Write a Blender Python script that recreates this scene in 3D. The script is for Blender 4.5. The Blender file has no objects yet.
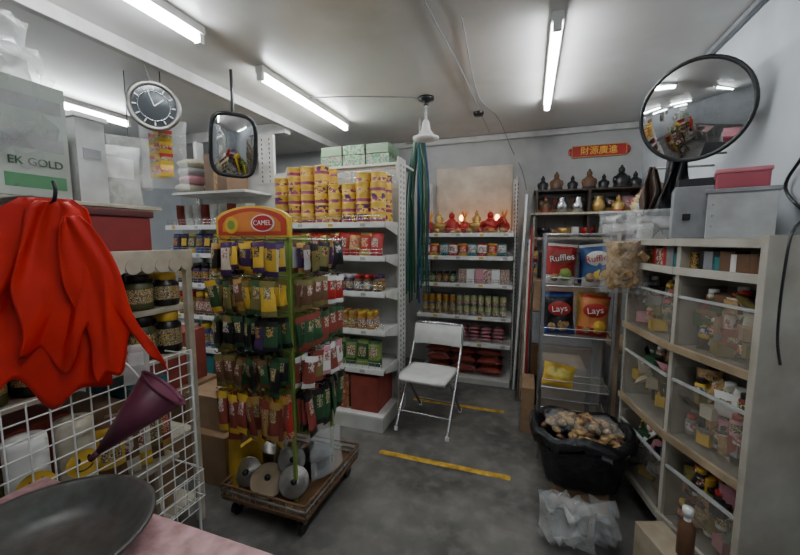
import bpy, math, random
from mathutils import Matrix, Vector
R = random.Random(11)
H = 1.4  # eye height

# ------------------------------------------------------------------ materials
_mc = {}
def mat(name, col, rough=.5, metal=0., var=.08, scale=12., bump=0., alpha=1., emit=0., coat=0., spec=.5):
    if name in _mc: return _mc[name]
    m = bpy.data.materials.new(name); m.use_nodes = True
    nt = m.node_tree; b = nt.nodes['Principled BSDF']
    b.inputs['Roughness'].default_value = rough
    b.inputs['Metallic'].default_value = metal
    b.inputs['Alpha'].default_value = alpha
    b.inputs['Coat Weight'].default_value = coat
    b.inputs['Specular IOR Level'].default_value = spec
    c = (col[0], col[1], col[2], 1)
    b.inputs['Base Color'].default_value = c
    if emit:
        b.inputs['Emission Color'].default_value = c
        b.inputs['Emission Strength'].default_value = emit
    if var or bump:
        tc = nt.nodes.new('ShaderNodeTexCoord'); no = nt.nodes.new('ShaderNodeTexNoise')
        no.inputs['Scale'].default_value = scale; no.inputs['Detail'].default_value = 5
        nt.links.new(tc.outputs['Object'], no.inputs['Vector'])
        if var and not emit:
            mx = nt.nodes.new('ShaderNodeValToRGB')
            mx.color_ramp.elements[0].position = .3; mx.color_ramp.elements[1].position = .7
            mx.color_ramp.elements[0].color = (col[0]*(1-var*1.6), col[1]*(1-var*1.8), col[2]*(1-var*2.1), 1)
            mx.color_ramp.elements[1].color = (min(1, col[0]*(1+var)), min(1, col[1]*(1+var)), min(1, col[2]*(1+var)), 1)
            nt.links.new(no.outputs['Fac'], mx.inputs['Fac']); nt.links.new(mx.outputs['Color'], b.inputs['Base Color'])
        if bump:
            bp = nt.nodes.new('ShaderNodeBump'); bp.inputs['Strength'].default_value = bump; bp.inputs['Distance'].default_value = .02
            nt.links.new(no.outputs['Fac'], bp.inputs['Height']); nt.links.new(bp.outputs['Normal'], b.inputs['Normal'])
    _mc[name] = m; return m

def printed(name, c1, c2, c3, scale=45., rough=.35):
    """printed packaging: patches of three inks"""
    if name in _mc: return _mc[name]
    m = bpy.data.materials.new(name); m.use_nodes = True
    nt = m.node_tree; b = nt.nodes['Principled BSDF']; b.inputs['Roughness'].default_value = rough
    tc = nt.nodes.new('ShaderNodeTexCoord'); no = nt.nodes.new('ShaderNodeTexNoise'); no.inputs['Scale'].default_value = scale
    no.inputs['Detail'].default_value = 2
    cr = nt.nodes.new('ShaderNodeValToRGB'); cr.color_ramp.interpolation = 'CONSTANT'
    e = cr.color_ramp.elements; e[0].position = 0; e[0].color = (*c1, 1); e[1].position = .48; e[1].color = (*c2, 1)
    x = e.new(.58); x.color = (*c3, 1)
    nt.links.new(tc.outputs['Object'], no.inputs['Vector']); nt.links.new(no.outputs['Fac'], cr.inputs['Fac'])
    nt.links.new(cr.outputs['Color'], b.inputs['Base Color'])
    _mc[name] = m; return m

def surf(name, cols, scales, rough, bump=.1, rrange=None):
    m = bpy.data.materials.new(name); m.use_nodes = True
    nt = m.node_tree; b = nt.nodes['Principled BSDF']; b.inputs['Roughness'].default_value = rough
    tc = nt.nodes.new('ShaderNodeTexCoord')
    n1 = nt.nodes.new('ShaderNodeTexNoise'); n1.inputs['Scale'].default_value = scales[0]; n1.inputs['Detail'].default_value = 8
    n2 = nt.nodes.new('ShaderNodeTexNoise'); n2.inputs['Scale'].default_value = scales[1]; n2.inputs['Detail'].default_value = 6
    r1 = nt.nodes.new('ShaderNodeValToRGB'); r1.color_ramp.elements[0].position = .38; r1.color_ramp.elements[1].position = .66
    r1.color_ramp.elements[0].color = (*cols[0], 1); r1.color_ramp.elements[1].color = (*cols[1], 1)
    mx = nt.nodes.new('ShaderNodeMixRGB'); mx.blend_type = 'MIX'
    r2 = nt.nodes.new('ShaderNodeValToRGB'); r2.color_ramp.elements[0].position = .45; r2.color_ramp.elements[1].position = .75
    r2.color_ramp.elements[0].color = (0, 0, 0, 1); r2.color_ramp.elements[1].color = (.7, .7, .7, 1)
    for n in (n1, n2): nt.links.new(tc.outputs['Object'], n.inputs['Vector'])
    nt.links.new(n1.outputs['Fac'], r1.inputs['Fac']); nt.links.new(n2.outputs['Fac'], r2.inputs['Fac'])
    nt.links.new(r2.outputs['Color'], mx.inputs['Fac']); nt.links.new(r1.outputs['Color'], mx.inputs['Color1'])
    mx.inputs['Color2'].default_value = (*cols[2], 1)
    nt.links.new(mx.outputs['Color'], b.inputs['Base Color'])
    bp = nt.nodes.new('ShaderNodeBump'); bp.inputs['Strength'].default_value = bump; bp.inputs['Distance'].default_value = .02
    nt.links.new(n2.outputs['Fac'], bp.inputs['Height']); nt.links.new(bp.outputs['Normal'], b.inputs['Normal'])
    if rrange:
        mr = nt.nodes.new('ShaderNodeMapRange'); mr.inputs['To Min'].default_value = rrange[0]; mr.inputs['To Max'].default_value = rrange[1]
        nt.links.new(n1.outputs['Fac'], mr.inputs['Value']); nt.links.new(mr.outputs['Result'], b.inputs['Roughness'])
    return m

WHITE = mat('white_enamel', (.6, .6, .58), .4, var=.12, scale=6)
WHITE2 = mat('white_plastic', (.76, .76, .74), .4, var=.06)
CREAM = mat('cream_laminate', (.55, .51, .41), .45, var=.15)
DARK = mat('dark_slot', (.02, .02, .02), .8, var=0)
BLACK = mat('black_plastic', (.012, .012, .014), .3, var=.1)
CHROME = mat('chrome', (.6, .6, .62), .25, 1., var=.03)
STEEL = mat('steel', (.36, .35, .34), .4, .9, var=.2)
RED = mat('red_plastic', (.45, .02, .018), .38, var=.1)
REDCL = mat('red_vinyl', (.58, .018, .012), .5, var=.14, scale=5, bump=.12, spec=.3)
YEL = mat('yellow_paint', (.68, .44, .05), .42, var=.1)
GREEN = mat('green_paint', (.2, .3, .06), .45)
DGREEN = mat('dark_green', (.025, .09, .035), .4)
GOLD = mat('gold_foil', (.62, .4, .13), .3, .5, var=.1)
GOLDC = mat('gold_can', (.8, .52, .1), .32, .2, var=.08)
PURP = mat('purple', (.06, .02, .1), .4)
BLUE = mat('blue_print', (.02, .06, .25), .35)
TEAL = mat('teal', (.02, .17, .19), .4)
PINK = mat('pink', (.6, .28, .33), .5)
MAG = mat('maroon_plastic', (.13, .025, .055), .45, var=.15)
BROWN = mat('brown', (.14, .065, .03), .5)
OLIVE = mat('olive_print', (.2, .17, .05), .45)
AMBER = mat('amber_glass', (.42, .2, .03), .15)
CARD = mat('cardboard', (.3, .19, .11), .8, var=.15, scale=8)
CARDR = mat('carton_red', (.27, .05, .035), .7, var=.12)
TAN = mat('tan_food', (.4, .26, .12), .7, var=.35, scale=40, bump=.4)
WOOD = mat('wood_strip', (.34, .26, .17), .55, var=.2, scale=6)
GREY = mat('grey_plastic', (.24, .25, .27), .5, var=.12)
LGREY = mat('light_grey', (.42, .43, .44), .5, var=.12)
FILM = mat('clear_film', (.85, .87, .88), .12, alpha=.26, var=.05, scale=9, bump=1.)
FILMT = mat('thin_film', (.85, .87, .88), .1, alpha=.12, var=.05, scale=9, bump=1.)
FILMW = mat('white_film', (.75, .76, .75), .25, alpha=.6, var=.15, scale=9, bump=1.)
ACRY = mat('acrylic', (.5, .47, .41), .12, alpha=.22, var=.15, scale=5)
ACRYT = mat('acrylic_front', (.5, .47, .41), .15, alpha=.16, var=.3, scale=4)
MIRR = mat('mirror_face', (.72, .73, .73), .04, 1., var=0)
ORANGE = mat('orange', (.8, .25, .03), .45)
DWOOD = mat('dark_wood', (.06, .035, .025), .4)
P_SN = [printed('print_a', (.02, .02, .02), (.5, .36, .1), (.28, .05, .03), 110),
        printed('print_b', (.05, .09, .03), (.55, .5, .32), (.28, .07, .03), 110),
        printed('print_c', (.4, .03, .02), (.65, .52, .32), (.4, .05, .03), 90),
        printed('print_d', (.5, .37, .12), (.07, .045, .05), (.6, .54, .42), 110),
        printed('print_e', (.6, .57, .5), (.38, .07, .06), (.06, .14, .08), 110),
        printed('print_f', (.04, .07, .18), (.6, .58, .55), (.5, .33, .08), 90),
        printed('print_g', (.6, .56, .5), (.5, .2, .22), (.2, .1, .05), 100)]

# ------------------------------------------------------------------ mesh builder
class MB:
    def __init__(s, name): s.name = name; s.v = []; s.f = []; s.mi = []; s.sm = []; s.mats = []; s.T = Matrix.Identity(4)
    def _m(s, m):
        if m not in s.mats: s.mats.append(m)
        return s.mats.index(m)
    def add(s, vs, fs, m, smooth=False, M=None):
        T = s.T @ M if M is not None else s.T
        o = len(s.v); s.v += [tuple(T @ Vector(p)) for p in vs]
        for k, f in enumerate(fs):
            s.f.append([o+i for i in f]); s.mi.append(s._m(m[k] if isinstance(m, list) else m)); s.sm.append(smooth)
    def box(s, c, d, m, rz=0, M=None):
        x, y, z = d[0]/2, d[1]/2, d[2]/2
        vs = [(a*x, b*y, e*z) for a in (-1, 1) for b in (-1, 1) for e in (-1, 1)]
        fs = [(0, 1, 3, 2), (4, 6, 7, 5), (0, 4, 5, 1), (2, 3, 7, 6), (0, 2, 6, 4), (1, 5, 7, 3)]
        L = Matrix.Translation(c) @ Matrix.Rotation(rz, 4, 'Z')
        if M is not None: L = L @ M
        s.add(vs, fs, m, False, L)
    def b2(s, x0, x1, y0, y1, z0, z1, m): s.box(((x0+x1)/2, (y0+y1)/2, (z0+z1)/2), (x1-x0, y1-y0, z1-z0), m)
    def cyl(s, p0, p1, r, m, r1=None, n=12, cap=True, smooth=True):
        p0 = Vector(p0); p1 = Vector(p1); d = (p1-p0).normalized(); r1 = r if r1 is None else r1
        a = d.orthogonal().normalized(); b = d.cross(a)
        vs = []
        for p, q in ((p0, r), (p1, r1)):
            for i in range(n):
                t = 2*math.pi*i/n; vs.append(p + a*(q*math.cos(t)) + b*(q*math.sin(t)))
        fs = [(i, (i+1) % n, n+(i+1) % n, n+i) for i in range(n)]
        s.add(vs, fs, m, smooth)
        if cap: s.add(vs, [tuple(reversed(range(n))), tuple(range(n, 2*n))], m, False)
    def lathe(s, prof, loc, m, n=20, M=None, smooth=True):
        vs = []; fs = []; ms = []
        for (r, z) in prof:
            for i in range(n):
                t = 2*math.pi*i/n; vs.append((r*math.cos(t), r*math.sin(t), z))
        for j in range(len(prof)-1):
            for i in range(n):
                fs.append((j*n+i, j*n+(i+1) % n, (j+1)*n+(i+1) % n, (j+1)*n+i))
                ms.append(m[j] if isinstance(m, list) else m)
        L = Matrix.Translation(loc)
        if M is not None: L = L @ M
        s.add(vs, fs, ms, smooth, L)
    def tube(s, pts, r, m, n=6):
        pts = [Vector(p) for p in pts]; rings = []; a = None
        for i, p in enumerate(pts):
            d = (pts[min(i+1, len(pts)-1)] - pts[max(i-1, 0)]).normalized()
            if a is None: a = d.orthogonal().normalized()
            else:
                a = (a - d*a.dot(d)); a = a.normalized() if a.length > 1e-5 else d.orthogonal().normalized()
            b = d.cross(a)
            rings += [p + a*(r*math.cos(2*math.pi*k/n)) + b*(r*math.sin(2*math.pi*k/n)) for k in range(n)]
        fs = [(j*n+i, j*n+(i+1) % n, (j+1)*n+(i+1) % n, (j+1)*n+i) for j in range(len(pts)-1) for i in range(n)]
        s.add(rings, fs, m, True)
    def sph(s, c, r, m, n=14, k=8, M=None):
        if not isinstance(r, (tuple, list)): r = (r, r, r)
        vs = []; fs = []
        for j in range(k+1):
            ph = math.pi*j/k
            for i in range(n):
                t = 2*math.pi*i/n; vs.append((r[0]*math.sin(ph)*math.cos(t), r[1]*math.sin(ph)*math.sin(t), -r[2]*math.cos(ph)))
        for j in range(k):
            for i in range(n): fs.append((j*n+i, j*n+(i+1) % n, (j+1)*n+(i+1) % n, (j+1)*n+i))
        L = Matrix.Translation(c)
        if M is not None: L = L @ M
        s.add(vs, fs, m, True, L)
    def packet(s, c, w, h, d, mA, mB, mC, M=None, nx=6, nz=8, ruf=.08):
        L = Matrix.Translation(c)
        if M is not None: L = L @ M
        for sg in (-1, 1):
            vs = []; fs = []; ms = []
            for j in range(nz+1):
                v = -1+2*j/nz
                for i in range(nx+1):
                    u = -1+2*i/nx
                    th = d/2*max(0, 1-abs(u)**3)*max(0, 1-abs(v)**4)**.7
                    if 0 < i < nx and 0 < j < nz: th *= 1+R.uniform(-ruf, ruf)*2
                    ww = w/2*(1-.08*(1-v*v))
                    vs.append((u*ww, sg*th, v*h/2))
            for j in range(nz):
                for i in range(nx):
                    a = j*(nx+1)+i; q = (a, a+1, a+nx+2, a+nx+1)
                    fs.append(q if sg < 0 else tuple(reversed(q)))
                    v = -1+2*(j+.5)/nz; u = -1+2*(i+.5)/nx
                    if abs(u) < .7 and -.15 < v < .6: ms.append(mB)
                    elif v < -.6 or v > .8: ms.append(mC)
                    else: ms.append(mA)
            s.add(vs, fs, ms, True, L)
    def jar(s, c, r, h, mb, mc, ml, n=14):
        P = [(0, 0), (r*.95, 0), (r, h*.06), (r, h*.2), (r, h*.6), (r, h*.68), (r*.75, h*.76), (r*.75, h*.78), (r*.8, h*.78), (r*.8, h*.98), (r*.72, h), (0, h)]
        s.lathe(P, c, [mb, mb, mb, ml, mb, mb, mb, mc, mc, mc, mc], n)
    def can(s, c, r, h, mt, ms_, ml, n=18):
        P = [(0, 0), (r, 0), (r, h*.08), (r*.98, h*.12), (r*.98, h*.45), (r*.98, h*.88), (r, h*.92), (r, h), (r*.9, h), (r*.88, h*.95), (0, h*.95)]
        s.lathe(P, c, [mt, mt, mt, ml, ms_, mt, mt, mt, mt, mt], n)
    def end(s, bevel=0, parent=None, solid=0):
        me = bpy.data.meshes.new(s.name); me.from_pydata(s.v, [], s.f)
        for m in s.mats: me.materials.append(m)
        me.polygons.foreach_set('material_index', s.mi); me.polygons.foreach_set('use_smooth', s.sm); me.update()
        o = bpy.data.objects.new(s.name, me); bpy.context.scene.collection.objects.link(o)
        if solid:
            md = o.modifiers.new('sol', 'SOLIDIFY'); md.thickness = solid
        if bevel:
            md = o.modifiers.new('bev', 'BEVEL'); md.width = bevel; md.segments = 2; md.limit_method = 'ANGLE'
        if parent: o.parent = parent
        return o

def look(loc, tgt):
    f = (Vector(tgt)-Vector(loc)).normalized(); y = -f
    x = y.cross(Vector((0, 0, 1))).normalized(); z = x.cross(y)
    M = Matrix.Identity(4)
    for i in range(3): M[i][0] = x[i]; M[i][1] = y[i]; M[i][2] = z[i]
    return M
def RX(a): return Matrix.Rotation(math.radians(a), 4, 'X')
def RY(a): return Matrix.Rotation(math.radians(a), 4, 'Y')
def RZ(a): return Matrix.Rotation(math.radians(a), 4, 'Z')
def text(body, loc, M, size, m, parent, name='lettering', bold=.0):
    cu = bpy.data.curves.new(name, 'FONT'); cu.body = body; cu.size = size; cu.align_x = 'CENTER'; cu.align_y = 'CENTER'
    cu.extrude = .001; cu.offset = bold; cu.materials.append(m)
    o = bpy.data.objects.new(name, cu); bpy.context.scene.collection.objects.link(o)
    o.matrix_world = Matrix.Translation(loc) @ M @ RX(90)
    if parent: o.parent = parent
    return o
def smooth_path(p, k=6):
    p = [Vector(q) for q in p]; out = []
    for i in range(len(p)-1):
        a = p[max(i-1, 0)]; b = p[i]; c = p[i+1]; d = p[min(i+2, len(p)-1)]
        for j in range(k):
            t = j/k
            out.append(.5*((2*b)+(c-a)*t+(2*a-5*b+4*c-d)*t*t+(3*b-a-3*c+d)*t**3))
    out.append(p[-1]); return out

# ------------------------------------------------------------------ room
X0, X1, Y0, Y1, ZC = -4.8, .96, -1.6, 4.05, 2.48
FLOORM = surf('concrete_floor', [(.075, .073, .068), (.2, .19, .175), (.25, .24, .22)], (2.2, 11), .4, .15, (.22, .6))
CEILM = surf('ceiling_paint', [(.68, .675, .66), (.55, .53, .49), (.7, .695, .68)], (.8, 5), .3, .06)
WALLM = surf('wall_paint', [(.6, .63, .67), (.48, .51, .54), (.66, .68, .71)], (1.4, 6), .45, .05)
WALLB = surf('back_wall_paint', [(.48, .48, .47), (.36, .36, .35), (.52, .52, .51)], (1.5, 7), .6, .05)
def room(name, *a):
    b = MB(name); b.b2(*a[:-1], a[-1]); return b.end()
room('floor', X0, X1, Y0, Y1, -.1, 0, FLOORM)
room('ceiling', X0, X1, Y0, Y1, ZC, ZC+.1, CEILM)
room('wall_right', X1, X1+.1, Y0, Y1, 0, ZC, WALLM)
room('wall_left', X0-.1, X0, Y0, Y1, 0, ZC, WALLM)
room('wall_back', X0, X1, Y1, Y1+.1, 0, ZC, WALLB)
room('wall_front', X0, X1, Y0-.1, Y0, 0, ZC, WALLM)
BEAM = mat('beam_paint', (.58, .58, .57), .45)
b = MB('trim_1'); b.b2(-2.15, -2.1, -1.5, 4.0, 2.41, 2.479, BEAM); b.end(.005)
b = MB('trim_2'); b.b2(-2.0, .95, 4.0, 4.045, 2.42, 2.475, BEAM); b.end(.004)
b = MB('trim_3'); b.b2(-3.7, -2.16, 2.95, 3.03, 2.38, 2.478, BEAM); b.end(.004)
b = MB('trim_4'); b.b2(.925, .955, -1.5, 4.0, 2.45, 2.478, GREY); b.end(.004)
LINE = mat('yellow_floor_paint', (.62, .38, .04), .55, var=.3, scale=22)
b = MB('yellow_safety_line')
for (xa, xb, yy) in ((-.89, -.06, 2.13), (-.92, -.15, 2.98)):
    b.b2(xa, xb, yy-.022, yy+.022, 0, .002, LINE)
b.end()

TUBE = mat('tube_glow', (.93, .98, 1.), .5, var=0, emit=52)
def batten(x, y0, y1):
    b = MB('fluorescent_ceiling_light')
    b.b2(x-.028, x+.028, y0, y1, ZC-.04, ZC-.001, WHITE2)
    b.b2(x-.02, x+.02, y0, y0+.025, ZC-.085, ZC-.04, WHITE2); b.b2(x-.02, x+.02, y1-.025, y1, ZC-.085, ZC-.04, WHITE2)
    b.cyl((x, y0+.025, ZC-.066), (x, y1-.025, ZC-.066), .019, TUBE, n=14)
    return b.end()
batten(.09, 2.0, 3.2); batten(-1.63, 1.98, 3.15); batten(-1.63, .35, 1.55); batten(-3.4, 1.2, 2.4)
batten(.09, -.2, 1.0); batten(-3.4, -.6, .6)

# ------------------------------------------------------------------ helpers for shelving
def rail(b, x0, x1, y, z, h=.06, m=CHROME, step=.05, lines=2):
    for k in range(lines):
        zz = z+h*(k+1)/lines; b.cyl((x0, y, zz), (x1, y, zz), .0025, m, n=5)
    n = int((x1-x0)/step)
    for i in range(n+1):
        xx = x0+(x1-x0)*i/n; b.cyl((xx, y, z), (xx, y, z+h), .002, m, n=5, cap=False)
def slots(b, x, y, z0, z1, dx=0, dy=0, sx=.006, sy=.006):
    z = z0
    while z < z1:
        b.box((x, y, z), (sx, sy, .018), DARK); z += .04

# gondola 1
G1X0, G1XM, G1X1, G1Y, G1B = -3.05, -2.0, -.96, 2.35, 2.8
b = MB('gondola_shelving')
b.b2(G1X0, G1X1, G1B-.02, G1B, .02, 1.98, WHITE)
for x in (G1X0+.02, G1XM, G1X1-.02):
    b.b2(x-.02, x+.02, G1B-.06, G1B+.02, 0, 2.0 if x > -2.5 else 2.32, WHITE)
    slots(b, x, G1B-.062, .1, 1.95)
b.b2(-2.32, -2.16, G1B-.03, G1B, 1.9, 2.32, WHITE)
for i in range(2): slots(b, -2.28+i*.08, G1B-.032, 1.92, 2.3)
G1Z = [1.52, 1.28, 1.02, .737, .455]
for z in G1Z:
    y0 = G1Y+.06 if z > .5 else G1Y+.03
    b.b2(G1X0, G1X1-.003, y0, G1B-.02, z-.02, z, WHITE)
    b.b2(G1X0, G1X1-.003, y0-.008, y0, z-.035, z+.004, WHITE2)
    for i in range(16):
        b.box((G1X0+.1+i*.13, y0-.0095, z-.015), (.04, .002, .022), [YEL, WHITE2, LGREY, WHITE2][i % 4])
    rail(b, G1X0+.02, G1X1-.02, y0+.004, z, .05)
b.b2(G1X0, G1X1, G1Y, G1B-.02, 0, .1, WHITE); b.b2(G1X0, G1X1, G1Y, G1B, .1, .115, WHITE2)
b.b2(-3.0, -2.35, G1Y+.1, G1B-.02, 1.79, 1.81, WHITE); b.b2(-2.35, -2.2, G1Y+.1, G1B-.02, 1.79, 1.81, WHITE)
b.b2(G1X1, G1X1+.015, G1B-.14, G1B+.02, 0, 2.02, WHITE)
for z in G1Z:
    b.add([(G1X1, G1Y+.06, z), (G1X1, G1B, z), (G1X1, G1B, z-.12), (G1X1, G1Y+.06, z-.03)], [(0, 1, 2, 3)], WHITE)
    b.b2(G1X1, G1X1+.006, G1Y+.06, G1B-.05, z-.03, z+.01, WHITE)
for yy in (G1B-.1, G1B-.03): slots(b, G1X1+.016, yy, .08, 1.98)
b.b2(-1.95, G1X1, G1B-.05, G1B+.28, 1.98, 2.0, WHITE)
rail(b, -1.95, -1.0, G1B-.04, 1.75, .2, CHROME, .04, 4)
b.end(.002)

def row(name, fn, x0, x1, y, z, step, jx=.004):
    b = MB(name); x = x0; i = 0
    while x <= x1+1e-6:
        fn(b, x+R.uniform(-jx, jx), y+R.uniform(-jx, jx), z, i); x += step; i += 1
    return b.end()
b = MB('canned_food_stack')
cols = [(-1.86, 5), (-1.74, 6), (-1.62, 6), (-1.5, 6), (-1.385, 4), (-1.27, 4), (-1.155, 5), (-1.04, 5)]
CANL = [printed('can_lab1', (.28, .03, .13), (.82, .55, .1), (.28, .03, .13), 22), printed('can_lab2', (.12, .03, .15), (.8, .5, .05), (.8, .5, .05), 30)]
CANR = mat('can_magenta_band', (.28, .03, .1), .35)
for x, n in cols:
    for k in range(n):
        for yy in (G1Y+.13, G1Y+.26):
            b.can((x+R.uniform(-.004, .004), yy, 1.522+k*.071), .057, .07, GOLDC, GOLDC if R.random() < .75 else CANL[1], CANL[0] if R.random() < .6 else CANR)
b.end()
b = MB('green_snack_crate')
PG = printed('crate_print', (.08, .22, .12), (.3, .46, .3), (.36, .12, .22), 35)
for i, x in enumerate((-1.6, -1.39, -1.18)):
    b.b2(x-.1, x+.1, G1B, G1B+.25, 2.002, 2.09, PG); b.b2(x-.097, x+.097, G1B, G1B+.24, 2.094, 2.17, PG if i % 2 else mat('pale_green', (.25, .36, .25), .5))
b.end(.004)
def box_item(w, d, h, ms):
    return lambda b, x, y, z, i: b.b2(x-w/2, x+w/2, y, y+d, z+.001, z+h, ms[i % len(ms)])
def pk(w, h, d, sets):
    def f(b, x, y, z, i):
        a = sets[i % len(sets)]
        for k in range(2): b.packet((x, y+.03+k*d, z+h/2+.002), w, h, d*.9, a[0], a[1], a[2], RX(-6) @ RZ(R.uniform(-12, 12)) @ RY(R.uniform(-4, 4)))
    return f
def jr(r, h, sets):
    def f(b, x, y, z, i):
        a = sets[(i//2) % len(sets)]
        for k in range(2): b.jar((x, y+.04+k*2.1*r, z+.001), r, h, *a)
    return f
y_ = G1Y+.075
row('red_snack_packets', pk(.09, .17, .05, [(RED, P_SN[2], GOLD), (RED, P_SN[4], RED), (GOLD, P_SN[2], RED)]), -1.9, -1.04, y_, 1.28, .085)
row('sauce_bottle_row', jr(.033, .12, [(BROWN, PURP, P_SN[0]), (PURP, WHITE2, P_SN[3]), (BROWN, RED, P_SN[5])]), -1.92, -1.03, y_, 1.02, .073)
row('honey_jar_row', jr(.034, .13, [(AMBER, GOLD, P_SN[3]), (AMBER, YEL, P_SN[4])]), -1.92, -1.03, y_, .737, .075)
row('green_snack_packets', pk(.1, .19, .05, [(DGREEN, P_SN[1], GREEN), (GREEN, P_SN[4], DGREEN)]), -1.92, -1.04, y_, .455, .095)
row('boxed_goods', box_item(.22, .3, .27, [CARDR, CARD, printed('carton_p', (.3, .17, .08), (.3, .06, .03), (.42, .33, .22), 16)]), -1.85, -1.05, y_-.02, .117, .24)
row('purple_packet_row', pk(.09, .17, .05, [(PURP, P_SN[0], BLUE), (BLACK, YEL, PURP), (DGREEN, P_SN[1], YEL)]), -2.98, -2.08, y_, 1.28, .09)
row('spice_jar_row', jr(.042, .17, [(BLACK, YEL, P_SN[3]), (PURP, BLACK, P_SN[0]), (BROWN, GREEN, P_SN[1])]), -2.96, -2.08, y_, 1.02, .095)
row('cooking_oil_bottle_row', jr(.045, .2, [(AMBER, RED, P_SN[3]), (BROWN, YEL, P_SN[4])]), -2.96, -2.08, y_, .737, .105)
row('biscuit_tin_row', jr(.055, .2, [(TEAL, WHITE2, P_SN[5]), (BLUE, YEL, P_SN[3])]), -2.96, -2.1, y_, .455, .125)
row('boxed_drinks', box_item(.2, .3, .26, [CARD, TEAL, CARDR]), -2.9, -2.1, y_-.02, .117, .215)
b = MB('plastic_cup_stack')
for i in range(9):
    x = -2.95+i*.095
    for k in range(5): b.lathe([(.028, 0), (.04, .09), (.042, .09)], (x, G1Y+.14, 1.522+k*.022), FILMW if i % 3 else CARDR, 14)
b.end()
b = MB('cardboard_carton'); b.b2(-2.62, -2.38, 2.45, 2.7, 1.811, 2.12, mat('carton_dark', (.17, .1, .06), .7)); b.b2(-2.52, -2.48, 2.448, 2.452, 1.811, 2.12, TAN); b.end(.004)
b = MB('folded_cloth_bundle')
for i in range(4): b.sph((-2.9+R.uniform(-.03, .03), 2.58, 1.86+i*.07), (.13, .12, .045), [CREAM, PINK, LGREY, CREAM][i])
b.end()

# gondola 2 (back)
A0, A1, AY, AB = -1.06, -.14, 3.5, 3.98
b = MB('gondola_shelving')
b.b2(A0, A1, AB-.02, AB, .02, 1.5, WHITE)
for x, zt in ((A0+.015, 2.0), (A1-.015, 2.0)):
    b.b2(x-.02, x+.02, AB-.07, AB, 0, zt, WHITE); slots(b, x, AB-.072, .1, zt-.05)
b.b2(A1, A1+.012, AY+.22, AB, 0, 2.0, WHITE)
for yy in (AY+.3, AB-.1): slots(b, A1+.013, yy, .1, 1.95)
for z in [1.46, 1.24, .975, .66, .395]:
    b.b2(A0, A1, AY+.04, AB-.02, z-.02, z, WHITE); b.b2(A0, A1, AY+.032, AY+.04, z-.035, z+.004, WHITE2)
    for i in range(8): b.box((A0+.08+i*.11, AY+.031, z-.015), (.04, .002, .022), [WHITE2, YEL, WHITE2, LGREY][i % 4])
    rail(b, A0+.02, A1-.02, AY+.046, z, .045)
b.b2(A0, A1, AY, AB, 0, .05, WHITE)
b.end(.002)
y2 = AY+.06
row('instant_noodle_packets', pk(.09, .12, .05, [(WHITE2, P_SN[4], RED), (RED, P_SN[2], YEL), (LGREY, P_SN[5], TEAL)]), A0+.07, A1-.08, y2, 1.24, .093)
row('seasoning_box_row', box_item(.075, .08, .14, [P_SN[4], WHITE2, PINK, P_SN[6], WHITE2]), A0+.45, A1-.07, y2, .975, .08)
row('seasoning_jar_row', jr(.03, .11, [(DGREEN, BLACK, P_SN[1]), (BROWN, BLACK, P_SN[0])]), A0+.07, A0+.36, y2, .975, .07)
b = MB('canned_drink_row')
LIME = mat('lime_can', (.38, .45, .2), .35)
for i in range(12):
    x = A0+.07+i*.07
    for k in range(2):
        for l in range(2 if i != 5 else 1):
            b.can((x, y2+.04+l*.07, .661+k*.1), .032, .098, STEEL, [P_SN[3], AMBER][k] if i < 5 else LIME, P_SN[0] if i < 5 else P_SN[4])
b.end()
b = MB('pink_wafer_packets')
for i in range(7):
    for k in range(4): b.packet((A0+.11+i*.115, y2+.1, .42+k*.035), .105, .16, .035, [PINK, RED, CARDR, PINK][(i+k) % 4], P_SN[6 if i % 2 else 4], PINK, RX(88) @ RZ(R.uniform(-5, 5)))
b.end()
b = MB('rice_sack_pile')
for i in range(3):
    for k in range(3): b.packet((A0+.2+i*.26, y2+.16, .1+k*.09), .25, .27, .1, [CARDR, PINK, CARDR][(i+k) % 3], P_SN[6], CARDR, RX(88))
b.end()
def figurine(b, x, y, z, h, m, m2):
    b.lathe([(0, 0), (h*.32, 0), (h*.34, h*.08), (h*.3, h*.12), (h*.33, h*.3), (h*.28, h*.5), (h*.13, h*.66), (0, h*.7)], (x, y, z), [m2, m2, m2, m, m, m, m], 14)
    b.sph((x, y, z+h*.78), (h*.14, h*.14, h*.17), m); b.sph((x-h*.26, y-h*.05, z+h*.36), (h*.1, h*.14, h*.18), m); b.sph((x+h*.26, y-h*.05, z+h*.36), (h*.1, h*.14, h*.18), m)
    b.sph((x, y, z+h*.95), (h*.06, h*.06, h*.07), m2)
b = MB('festive_figurine_display')
z = 1.462
for i, x in enumerate((-.97, -.87, -.75, -.62, -.5, -.37, -.24)):
    y = AY+.2
    if i % 3 == 0:
        b.sph((x, y, z+.06), (.055, .055, .06), RED); b.cyl((x, y, z+.11), (x, y, z+.15), .018, GOLD, n=8)
        for t in range(6): b.cyl((x, y, z+.14), (x+.045*math.cos(t*1.05), y+.045*math.sin(t*1.05), z+.23), .009, ORANGE, r1=.001, n=5)
    elif i % 3 == 1:
        b.lathe([(0, 0), (.045, 0), (.08, .06), (.09, .1), (.05, .08), (.045, .1), (0, .13)], (x, y, z), GOLD, 16)
        figurine(b, x, y-.02, z+.09, .13, GOLD, RED)
    else: figurine(b, x, y, z, .22, RED, GOLD)
for i in range(8): b.sph((-.98+i*.105, AY+.1, 1.487), (.03, .03, .026), [ORANGE, GOLD, RED][i % 3])
b.tube(smooth_path([(-.5, AY+.16, 1.5), (-.42, AY+.14, 1.56), (-.33, AY+.15, 1.53), (-.26, AY+.14, 1.6), (-.22, AY+.14, 1.55)], 5), .022, RED, 10)
b.end()
b = MB('wall_glow_panel')  # added panel; its tan colour stands in for warm glow on the wall
b.b2(-.99, -.19, 4.035, 4.048, 1.5, 2.17, mat('wall_glow_tan', (.66, .58, .48), .6, var=.15, scale=5)); b.end()
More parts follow.
